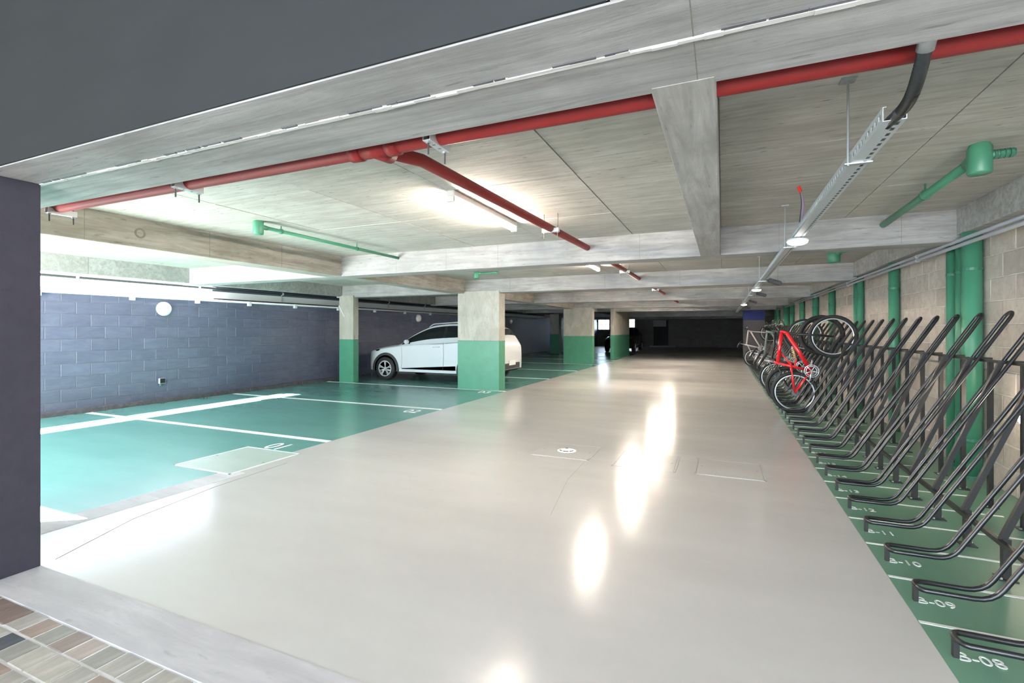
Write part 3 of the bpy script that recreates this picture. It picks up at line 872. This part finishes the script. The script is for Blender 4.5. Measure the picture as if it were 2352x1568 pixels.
def car(label, loc, paint, rz=0.0):
    t = thing('car', label, 'car', loc, rz=rz)
    car_part('body', t, paint, lambda x, v, s: zone(x, v) == 'body')
    car_part('underbody', t, 'well_black', lambda x, v, s: zone(x, v) == 'floor_pan')
    for nm, sg in (('side_window', -1), ('side_window', 1)):
        car_part(nm, t, 'car_glass', lambda x, v, s, sg=sg: s == sg and zone(x, v) == 'side_glass')
    car_part('door_pillar', t, 'black_plastic', lambda x, v, s: zone(x, v) == 'pillar')
    car_part('windscreen', t, 'car_glass', lambda x, v, s: zone(x, v) == 'windscreen')
    car_part('rear_window', t, 'car_glass', lambda x, v, s: zone(x, v) == 'rear_glass')
    for sg in (-1, 1):
        for x in (.77, 3.38):
            w = bpy.data.objects.new('wheel', None); C.objects.link(w); w.parent = t
            w.location = (x, sg * .80, .312)
            obj('tyre', lathe([(.20, -.095), (.285, -.10), (.312, -.075), (.312, .075), (.285, .10), (.20, .095)], 36, 'Y'), 'rubber', w, True)
            rim = bmesh.new()
            lathe([(.205, -.02 * sg), (.205, .09 * sg)], 30, 'Y', bm=rim)
            lathe([(.205, sg * .092), (.212, sg * .097), (.190, sg * .099), (.186, sg * .085)], 30, 'Y', bm=rim)
            for k in range(5):
                a = 2 * PI * k / 5 + .3
                for off in (-.13, .13):
                    tube(rim, [(.05 * math.cos(a), sg * .078, .05 * math.sin(a)), (.195 * math.cos(a + off), sg * .09, .195 * math.sin(a + off))], .013, 6)
            obj('alloy_rim', rim, 'wheel_alloy', w)
            obj('brake_disc', lathe([(0, sg * .03), (.19, sg * .03), (.19, sg * .0), (0, sg * 0)], 24, 'Y'), 'well_black', w)
            obj('hub_cap', lathe([(0, sg * .10), (.035, sg * .098), (.05, sg * .075)], 16, 'Y'), 'wheel_alloy', w)
            # arch: black well disc on the body side, grey cladding ring around it
            bm = bmesh.new(); N = 28
            yb = sg * .866
            c0 = bm.verts.new((x, yb, .312)); prev = None
            pts = [bm.verts.new((x + .365 * math.cos(PI * (i / N) * 1.12 - .06 * PI), yb, .312 + .365 * math.sin(PI * (i / N) * 1.12 - .06 * PI))) for i in range(N + 1)]
            for a, c in zip(pts, pts[1:]): bm.faces.new((c0, a, c))
            bmesh.ops.solidify(bm, geom=bm.faces[:], thickness=.004)
            obj('wheel_well', bm, 'well_black', t)
            bm = bmesh.new()
            rr = []
            for i in range(N + 1):
                a = PI * (i / N) * 1.12 - .06 * PI
                ring = []
                for r_, y_ in ((.355, yb - sg * .03), (.355, sg * .876), (.372, sg * .880), (.42, sg * .872), (.43, yb - sg * .04)):
                    ring.append(bm.verts.new((x + r_ * math.cos(a), y_, .312 + r_ * math.sin(a))))
                rr.append(ring)
            for a, c in zip(rr, rr[1:]):
                for k in range(4): bm.faces.new((a[k], a[k + 1], c[k + 1], c[k]))
            bmesh.ops.recalc_face_normals(bm, faces=bm.faces[:])
            obj('arch_cladding', bm, 'cladding', t)
        obj('sill_cladding', B(1.22, 2.96, min(sg * .80, sg * .868), max(sg * .80, sg * .868), .24, .30, .01), paint, t)
        bm = bmesh.new()
        v = [bm.verts.new(p) for p in ((1.30, sg * .866, .315), (2.93, sg * .866, .315), (2.93, sg * .866, .43), (1.30, sg * .866, .335))]
        bm.faces.new(v); bmesh.ops.solidify(bm, geom=bm.faces[:], thickness=.02)
        obj('door_cladding', bm, 'cladding', t)
        mr = obj('door_mirror', lathe([(0, -.10), (.06, -.09), (.078, -.02), (.075, .05), (.05, .09), (0, .095)], 14, 'Y'), paint, t, True)
        mr.location = (1.50, sg * .93, 1.035); mr.scale = (.62, .8, .75)
        obj('mirror_arm', TB([(1.50, sg * .80, .99), (1.49, sg * .90, 1.01)], .022, 8), 'black_plastic', t)
        for x in (2.36, 3.22):
            obj('door_handle', TB(fillet([(x - .09, sg * .855, .90), (x - .07, sg * .878, .905), (x + .07, sg * .878, .91), (x + .09, sg * .855, .91)], .02, 3), .014, 8), paint, t, True)
        for x, z0, z1 in ((1.28, .33, .90), (2.56, .33, 1.02), (3.02, .60, 1.05)):
            obj('door_seam', TB([(x, sg * .868, z0), (x + .03, sg * .866, (z0 + z1) / 2), (x, sg * .850, z1)], .003, 4), 'joint_dark', t)
        obj('roof_rail', TB(fillet([(1.98, sg * .575, 1.42), (2.1, sg * .575, 1.50), (2.9, sg * .565, 1.545), (3.5, sg * .55, 1.50), (3.62, sg * .55, 1.44)], .1, 4), .014, 8), 'bike_alloy', t, True)
        hl = lathe([(0, -.02), (.08, -.015), (.11, 0), (.10, .02), (0, .03)], 14, 'Y')
        o = obj('headlamp', hl, 'car_glass', t, True); o.location = (.36, sg * .772, .765); o.scale = (2.0, .9, .30); o.rotation_euler = (0, R(-14), R(sg * 18))
        tl = lathe([(0, -.02), (.07, -.015), (.10, 0), (.07, .02), (0, .03)], 14, 'X')
        o = obj('tail_lamp', tl, 'tail_red', t, True); o.location = (4.0, sg * .68, .86); o.scale = (1.2, 1.3, .75)
    obj('lower_bumper', B(3.98, 4.115, -.52, .52, .34, .50, .02), 'cladding', t)
    obj('number_plate', B(4.112, 4.125, -.20, .20, .44, .57, .004), 'plate_white', t)
    obj('front_grille', B(-.012, .05, -.36, .36, .36, .50, .015), 'cladding', t)
    obj('front_plate', B(-.02, -.012, -.20, .20, .42, .53), 'plate_white', t)
    return t
car('white compact hatchback with grey wheel arches parked nose to the navy wall', (-9.10, 11.50, 0), 'car_white')
car('black hatchback standing in the unlit far end of the garage', (-5.72, 29.0, 0), 'car_dark', rz=R(90))

# ------------------------------------------------------------------ red fire pipe
rp = thing('sprinkler_pipe', 'red sprinkler main under the ceiling with a long branch down the aisle', 'pipe', (0, 1.9, 2.25))
def rel(p, o): return tuple(Vector(p) - o.location)
PR = .042
zc = 2.232; yc = 1.90
def RP(name, pts, r, mat='pipe_red', seg=16): return obj(name, TB([rel(p, rp) for p in pts], r, seg), mat, rp, True)
RP('main_pipe', [(-4.42, yc, zc), (2.12, yc, zc)], PR)
RP('pipe_end', [(-4.47, yc, zc), (-4.42, yc, zc)], PR * 1.12, 'pipe_red_dark')
for x in (-1.66, -1.44):
    RP('coupling', [(x - .03, yc, zc), (x + .03, yc, zc)], PR * 1.22)
RP('tee_body', [(-1.62, yc, zc), (-1.48, yc, zc)], PR * 1.1)
RP('tee_outlet', [(-1.55, yc + .01, zc), (-1.55, yc + .12, zc + .01)], PR * 1.12)
RP('branch_pipe', [(-1.55, yc, zc), (-1.55, 2.3, 2.30), (-1.53, 5.9, 2.36), (-1.50, 22.5, 2.36)], PR * .86)
def hanger(x, y, ztop, along, label, w=.17):
    t = thing('pipe_hanger', label, 'hanger', (x, y, SLAB), 'pipe hangers')
    hx, hy = (w / 2, .02) if along == 'x' else (.02, w / 2)
    bm = bmesh.new()
    zb = ztop - SLAB
    box(bm, -hx, hx, -hy, hy, zb - .004, zb)
    if along == 'x':
        box(bm, -hx, hx, -hy, -hy + .004, zb, zb + .035); box(bm, -hx, hx, hy - .004, hy, zb, zb + .035)
    else:
        box(bm, -hx, -hx + .004, -hy, hy, zb, zb + .035); box(bm, hx - .004, hx, -hy, hy, zb, zb + .035)
    obj('channel', bm, 'zinc_pale', t)
    for s in (-1, 1):
        p = (s * hx * .82, 0) if along == 'x' else (0, s * hy * .82)
        obj('rod', cyl((p[0], p[1], 0.03), (p[0], p[1], zb - .06), .0045, 6), 'steel_dark', t)
        obj('nut', lathe([(0, zb - .012), (.011, zb - .012), (.011, zb - .004), (0, zb - .004)], 6, 'Z', (p[0], p[1], 0)), 'zinc', t)
        obj('slot', B(p[0] * .35 - .008, p[0] * .35 + .008, p[1] * .35 - .005, p[1] * .35 + .005, zb - .0046, zb - .0041), 'joint_dark', t)
    return t
hanger(-2.95, yc, zc - PR, 'y', 'metal hanger on the red main left of the green trap')
hanger(-1.20, yc, zc - PR, 'y', 'metal hanger on the red main beside the tee')
hanger(-4.38, yc + .02, zc - PR - .01, 'y', 'pale metal hanger at the left end of the red main')
hanger(-1.54, 4.50, 2.34 - PR * .86, 'x', 'metal hanger on the red branch beside the lit tube')
hanger(-1.53, 8.35, 2.36 - PR * .86, 'x', 'metal hanger on the red branch in the second bay')
hanger(-1.52, 12.4, 2.36 - PR * .86, 'x', 'metal hanger on the red branch in the third bay')

# ------------------------------------------------------------------ fluorescent lamps
def tube_lamp(y0, y1, label, x=-2.02):
    t = thing('fluorescent_lamp', label, 'lamp', (x, (y0 + y1) / 2, SLAB), 'fluorescent tubes along the aisle')
    h = (y1 - y0) / 2
    bw = .035 if y0 < 10 else .075
    obj('batten', B(-bw, bw, -h, h, -.05, 0, .006), 'lamp_body', t)
    for s in (-1, 1):
        obj('end_holder', B(-.03, .03, s * h - .025 * (s > 0), s * h + .025 * (s < 0), -.095, -.05), 'lamp_body', t)
    for dx in ((0,) if y0 < 10 else (-.05, 0, .05)):  # outer tubes of the far fixtures are added to brighten those bays
        obj('tube', TB([(dx, -h + .025, -.078), (dx, h - .025, -.078)], .016, 12), 'tube_glow', t, True)['label'] = 'glowing warm white tube'
for (a, c), l in zip(((3.40, 4.72), (7.3, 8.5), (11.3, 12.5), (15.7, 16.9), (20.1, 21.3)), ('nearest glowing fluorescent tube beside the red branch', 'second glowing fluorescent tube beyond the first beam', 'glowing fluorescent tube in the third bay', 'glowing fluorescent tube in the fourth bay', 'glowing fluorescent tube in the fifth bay')):
    tube_lamp(a, c, l)

# ------------------------------------------------------------------ green drain pipes under the ceiling
def drain(label, cup, pipe_pts, r=.027, cup_r=.055, cup_h=.14, clips=(), stub=None, cup_z=2.41):
    t = thing('drain_pipe', label, 'pipe', (cup[0], cup[1], SLAB))
    o = Vector((cup[0], cup[1], SLAB))
    Z = cup_z - SLAB
    obj('trap', lathe([(0, Z - cup_h / 2), (cup_r * .9, Z - cup_h / 2), (cup_r, Z - cup_h / 2 + .01), (cup_r, Z + cup_h / 2), (cup_r * .8, Z + cup_h / 2 + .02), (cup_r * .8, 0.03)], 22), 'pipe_green', t, True)
    obj('pipe', TB(fillet([Vector(p) - o for p in pipe_pts], .08, 4), r, 12), 'pipe_green', t, True)
    p0, p1 = Vector(pipe_pts[0]) - o, Vector(pipe_pts[1]) - o
    d = (p1 - p0).normalized()
    obj('socket', TB([p0 + d * .02, p0 + d * .10], r * 1.25, 12), 'pipe_green', t, True)
    e = Vector(pipe_pts[-1]) - o; e2 = Vector(pipe_pts[-2]) - o; d = (e - e2).normalized()
    obj('collar', TB([e - d * .03, e - d * .002], r * 1.2, 12), 'pipe_green_dark', t, True)
    for f in clips:
        c = p0 + (p1 - p0) * f
        obj('clip', TB([c - Vector((0, .012, 0)), c + Vector((0, .012, 0))], r * 1.35, 10), 'pipe_green_dark', t)
        obj('clip_rod', cyl(c, (c.x, c.y, .02), .007, 6), 'pipe_green_dark', t)
    if stub:
        obj('side_stub', TB([Vector(stub[0]) - o, Vector(stub[1]) - o], .024, 10), 'pipe_green', t, True)
        for k in range(4):
            a = Vector(stub[0]).lerp(Vector(stub[1]), .45 + .15 * k) - o; d = (Vector(stub[1]) - Vector(stub[0])).normalized()
            obj('stub_ring', TB([a - d * .008, a + d * .008], .029, 10), 'pipe_green_dark', t)
    return t
drain('green drain trap and thin pipe running under the ceiling over the parking bays', (-4.43, 3.58), [(-4.43, 3.58, 2.425), (-4.36, 5.89, 2.40)], r=.02, cup_r=.052, cup_h=.13, clips=(.12, .62), cup_z=2.405)
drain('green drain trap with side stub and pipe under the ceiling over the stands', (1.44, 3.86), [(1.43, 3.88, 2.40), (1.455, 5.90, 2.385)], r=.030, cup_r=.060, cup_h=.16, clips=(.42,), stub=((1.44, 3.86, 2.41), (1.60, 3.85, 2.41)), cup_z=2.38)
drain('green drain trap with elbow in the second bay over the stands', (1.42, 8.0), [(1.42, 8.0, 2.42), (1.62, 7.75, 2.44), (2.01, 7.75, 2.44)], r=.034, cup_r=.08, cup_h=.17, cup_z=2.37)
drain('small green drain trap under the ceiling above the wide near column', (-4.35, 8.3), [(-4.35, 8.3, 2.43), (-3.9, 8.35, 2.44)], r=.02, cup_r=.055, cup_h=.13, cup_z=2.40)

# ------------------------------------------------------------------ green downpipes on the right wall
def downpipe(y, r, label, x=None, z1=SOF + .058):
    x = x if x is not None else XR - r - .012
    t = thing('downpipe', label, 'pipe', (x, y, 0), 'green downpipes on the block wall')
    obj('pipe', TB([(0, 0, 0), (0, 0, z1)], r, 18), 'pipe_green', t, True)
    for z in (.35, 1.9):
        obj('bracket', TB([(0, 0, z - .012), (0, 0, z + .012)], r * 1.06, 18), 'pipe_green_dark', t)
    obj('floor_collar', TB([(0, 0, 0), (0, 0, .03)], r * 1.12, 18), 'pipe_green_dark', t)
dps = [(6.22, .048, 'first green downpipe, left of the thick one in the near group of three'), (6.00, .050, 'middle green downpipe of the near group of three'), (5.73, .075, 'thickest green downpipe, nearest on the block wall'),
       (7.98, .060, 'single green downpipe just beyond the near group of three'), (9.75, .050, 'right pipe of the twin green downpipes'), (9.98, .050, 'left pipe of the twin green downpipes'),
       (12.0, .062, 'single green downpipe after the twin pair'), (13.9, .070, 'second single green downpipe after the twin pair'), (16.1, .070, 'third single green downpipe after the twin pair'),
       (18.3, .065, 'fourth single green downpipe after the twin pair'), (19.6, .10, 'thick far green downpipe behind the bicycles'), (22.6, .07, 'green downpipe, second from the far end of the stands'), (23.5, .07, 'green downpipe at the far end of the stands')]
for y, r, l in dps: downpipe(y, r, l)

# ------------------------------------------------------------------ cable tray
ty0, ty1, tx, tz = 2.14, 23.5, .565, 2.10
tr = thing('cable_tray', 'long galvanised perforated cable tray hung above the aisle edge', 'cable tray', (tx, ty0, tz))
Lt = ty1 - ty0
hw = .036
bm = bmesh.new(); box(bm, -hw, hw, 0, Lt, 0, .003); obj('tray_floor', bm, 'tray_zinc', tr)
for s in (-1, 1):
    x0, x1 = sorted((s * hw, s * (hw - .003)))
    bm = bmesh.new()
    box(bm, x0, x1, 0, Lt, .003, .016); box(bm, x0, x1, 0, Lt, .036, .05)
    y = 0
    while y < Lt:
        box(bm, x0, x1, y, y + .022, .016, .036); y += .05
    xa, xb = sorted((s * hw, s * (hw - .012)))
    box(bm, xa, xb, 0, Lt, .05, .053)
    obj('perforated_side', bm, 'tray_zinc', tr)
bm = bmesh.new(); y = .02
while y < 9.0:
    box(bm, .010, .022, y, y + .028, -.0012, .0006); y += .055
tag(obj('floor_slots', bm, 'steel_dark', tr), kind='stuff')
obj('cable', TB([(.0, .01, .015), (.0, Lt, .015)], .010, 6), 'black_plastic', tr)
for y in (2.62, 5.05, 8.4, 11.8, 15.5, 19.5):
    h = obj('hanger_rod', cyl((-.045, y - ty0, -.01), (-.045, y - ty0, SLAB - tz + .02), .0055, 8), 'zinc', tr)
    obj('hanger_plate', B(-.06, .045, y - ty0 - .012, y - ty0 + .012, -.006, 0), 'zinc', tr)
    obj('ceiling_plate', B(-.075, -.015, y - ty0 - .03, y - ty0 + .03, SLAB - tz - .006, SLAB - tz + .003), 'zinc', tr)
fx = fillet([(.555, 1.80, 2.215), (.56, 1.90, 2.13), (.57, 2.02, 2.105), (.565, 2.22, 2.118)], .08, 5)
t = thing('flexible_conduit', 'short black corrugated conduit bending from the beam into the tray', 'conduit', (.56, 1.8, 2.2))
bm = bmesh.new()
path = fx
dense = []
for a, c in zip(path, path[1:]):
    for k in range(5): dense.append(a.lerp(c, k / 5))
dense.append(path[-1])
tube(bm, [p - t.location for p in dense], .02, 12, rads=[.0185 + (.002 if i % 2 else 0) for i in range(len(dense))])
obj('sleeve', bm, 'flex_black', t, True)
obj('end_fitting', TB([Vector((.555, 1.772, 2.235)) - t.location, Vector((.557, 1.83, 2.19)) - t.location], .024, 12), 'zinc', t, True)
# loose wires with a red connector
t = thing('loose_cable', 'loose wires with a red connector curling up from the tray', 'cable', (.56, 4.35, 2.15))
for i, (dx, mt) in enumerate(((0, 'wire_grey'), (.008, 'wire_violet'), (-.007, 'black_plastic'))):
    obj('wire', TB(fillet([(dx, .1, -.02), (dx + .005, .04, .09), (dx + .01, 0, .19), (dx * .3 - .01, -.03, .27)], .05, 4), .0045, 6), mt, t, True)
obj('connector', TB([(-.008, -.028, .262), (-.026, -.042, .305)], .013, 8), 'connector_red', t)
# dome lamps and floodlights on the tray
for (x, y), l in zip(((.565, 4.60), (.565, 9.9), (.565, 15.6)), ('white disc lamp under the tray, nearest', 'white disc lamp under the tray, middle one', 'white disc lamp under the tray, farthest')):
    t = thing('disc_lamp', l, 'lamp', (x, y, tz - .004), 'disc lamps under the cable tray')
    obj('base', lathe([(0, 0), (.075, 0), (.08, -.012), (.078, -.018)], 28), 'white_plastic', t, True)
    obj('diffuser', lathe([(.078, -.018), (.07, -.036), (.045, -.047), (0, -.05)], 28), 'lamp_white', t, True)
for i, (y, l) in enumerate(((8.9, 'black floodlight on the tray, nearest'), (11.9, 'black floodlight on the tray, second'), (15.0, 'black floodlight on the tray, third'), (18.6, 'black floodlight on the tray, farthest'))):
    t = thing('floodlight', l, 'floodlight', (.62, y, tz + .03), 'floodlights on the cable tray')
    obj('arm', TB(fillet([(-.03, 0, .0), (.0, 0, .03), (.06, 0, .03)], .02, 3), .008, 6), 'black_plastic', t)
    bm = B(.0, .20, -.05, .05, -.03, .03, .006)
    bmesh.ops.transform(bm, matrix=Matrix.Translation((.055, 0, .02)) @ Matrix.Rotation(R(18), 4, 'Y'), verts=bm.verts)
    obj('housing', bm, 'black_plastic', t)
    bm = bmesh.new()
    for k in range(7): box(bm, .02 + k * .025, .026 + k * .025, -.045, .045, .03, .042)
    bmesh.ops.transform(bm, matrix=Matrix.Translation((.055, 0, .02)) @ Matrix.Rotation(R(18), 4, 'Y'), verts=bm.verts)
    obj('cooling_fins', bm, 'black_plastic', t)

# ------------------------------------------------------------------ conduits on the right wall
for dz, dx, l in ((0.0, .045, 'lower grey conduit along the block wall above the stands'), (.045, .05, 'upper grey conduit along the block wall above the stands')):
    t = thing('wall_conduit', l, 'conduit', (XR - dx - .12, 1.8, 2.125 + dz))
    obj('tube', TB([(0, 0, 0), (0, 20.7, .01)], .017, 12), 'conduit_grey', t, True)
    for y in (1.7, 5.0, 8.3, 11.6, 14.9):
        obj('saddle_clip', TB([(0, y - .012, 0), (0, y + .012, 0)], .022, 10), 'zinc_pale', t)
        obj('clip_arm', B(0, .16, y - .01, y + .01, -.004, .004), 'zinc', t)

# ------------------------------------------------------------------ left wall fittings
t = thing('white_conduit', 'white conduit clipped along the top of the navy wall', 'conduit', (XL + .05, -.5, 1.945))
obj('tube', TB([(0, 0, 0), (0, 26, 0)], .022, 12), 'pvc_white', t, True)
for y in (3.9, 5.19, 6.35, 7.5, 8.75, 10.2, 11.7, 13.2, 14.7):
    c = obj('clip_box', B(-.044, .025, y + .5 - .035, y + .5 + .035, -.075, .026, .005), 'pvc_white', t)
t = thing('grey_conduit', 'grey pipe running along the white wall top', 'conduit', (XL + .012, -.5, 2.20))
obj('tube', TB([(0, 0, 0), (0, 26, 0)], .028, 12), 'pvc_grey', t, True)
for y in (4.4, 6.4, 8.4, 10.4, 12.4, 14.4):
    obj('saddle_clip', TB([(0, y + .5 - .02, 0), (0, y + .5 + .02, 0)], .034, 10), 'zinc_pale', t)
    obj('clip_post', B(-.03, -.012, y + .49, y + .51, -.19, 0), 'zinc', t)
def bulkhead(loc, face, r, label, group='round wall lamps', glow='lamp_off'):
    t = thing('wall_lamp', label, 'lamp', loc, group)
    s = face
    obj('base', lathe([(0, 0), (r, 0), (r, s * .03), (r * .94, s * .035)], 30, 'X'), 'white_plastic', t, True)
    obj('diffuser', lathe([(r * .94, s * .03), (r * .88, s * .06), (r * .6, s * .085), (0, s * .095)], 30, 'X'), glow, t, True)
bulkhead((XL + .004, 5.73, 1.74), 1, .13, 'round white wall lamp on the near stretch of navy wall')
bulkhead((XL + .004, 14.0, 1.74), 1, .13, 'round white wall lamp on the navy wall above the white car')
bulkhead((XL + .004, 21.9, 1.76), 1, .13, 'round white wall lamp on the far navy wall right of the wide column')
bulkhead((XR - .006, 4.93, .72), -1, .13, 'round white wall lamp low on the block wall behind the stands', glow='lamp_lit')
t = thing('outlet_box', 'small grey outlet box low on the navy wall', 'outlet box', (XL + .004, 5.69, .40))
obj('box', B(0, .05, -.055, .055, -.05, .05, .006), 'conduit_grey', t)
obj('lid', B(.05, .056, -.045, .045, -.04, .045, .002), 'pvc_grey', t)
obj('spout', TB([(.03, -.03, -.05), (.03, -.03, -.09)], .015, 8), 'pipe_green_dark', t)
# slanting sunlight on the narrow column, modelled as a thin white strip
t = thing('sun_streak', 'slanting streak of sunlight on the narrow column, built as a white strip', 'strip', (-9.10, 9.745, 1.95))
bm = box(bmesh.new(), -.012, .012, -.006, .006, -.32, 0)
bmesh.ops.transform(bm, matrix=Matrix.Rotation(R(-33), 4, 'Y') @ Matrix.Translation((0, 0, .0)), verts=bm.verts)
obj('strip', bm, 'pvc_white', t)
obj('streak_end', B(-.02, .02, -.008, .008, -.01, .03), 'pvc_white', t)
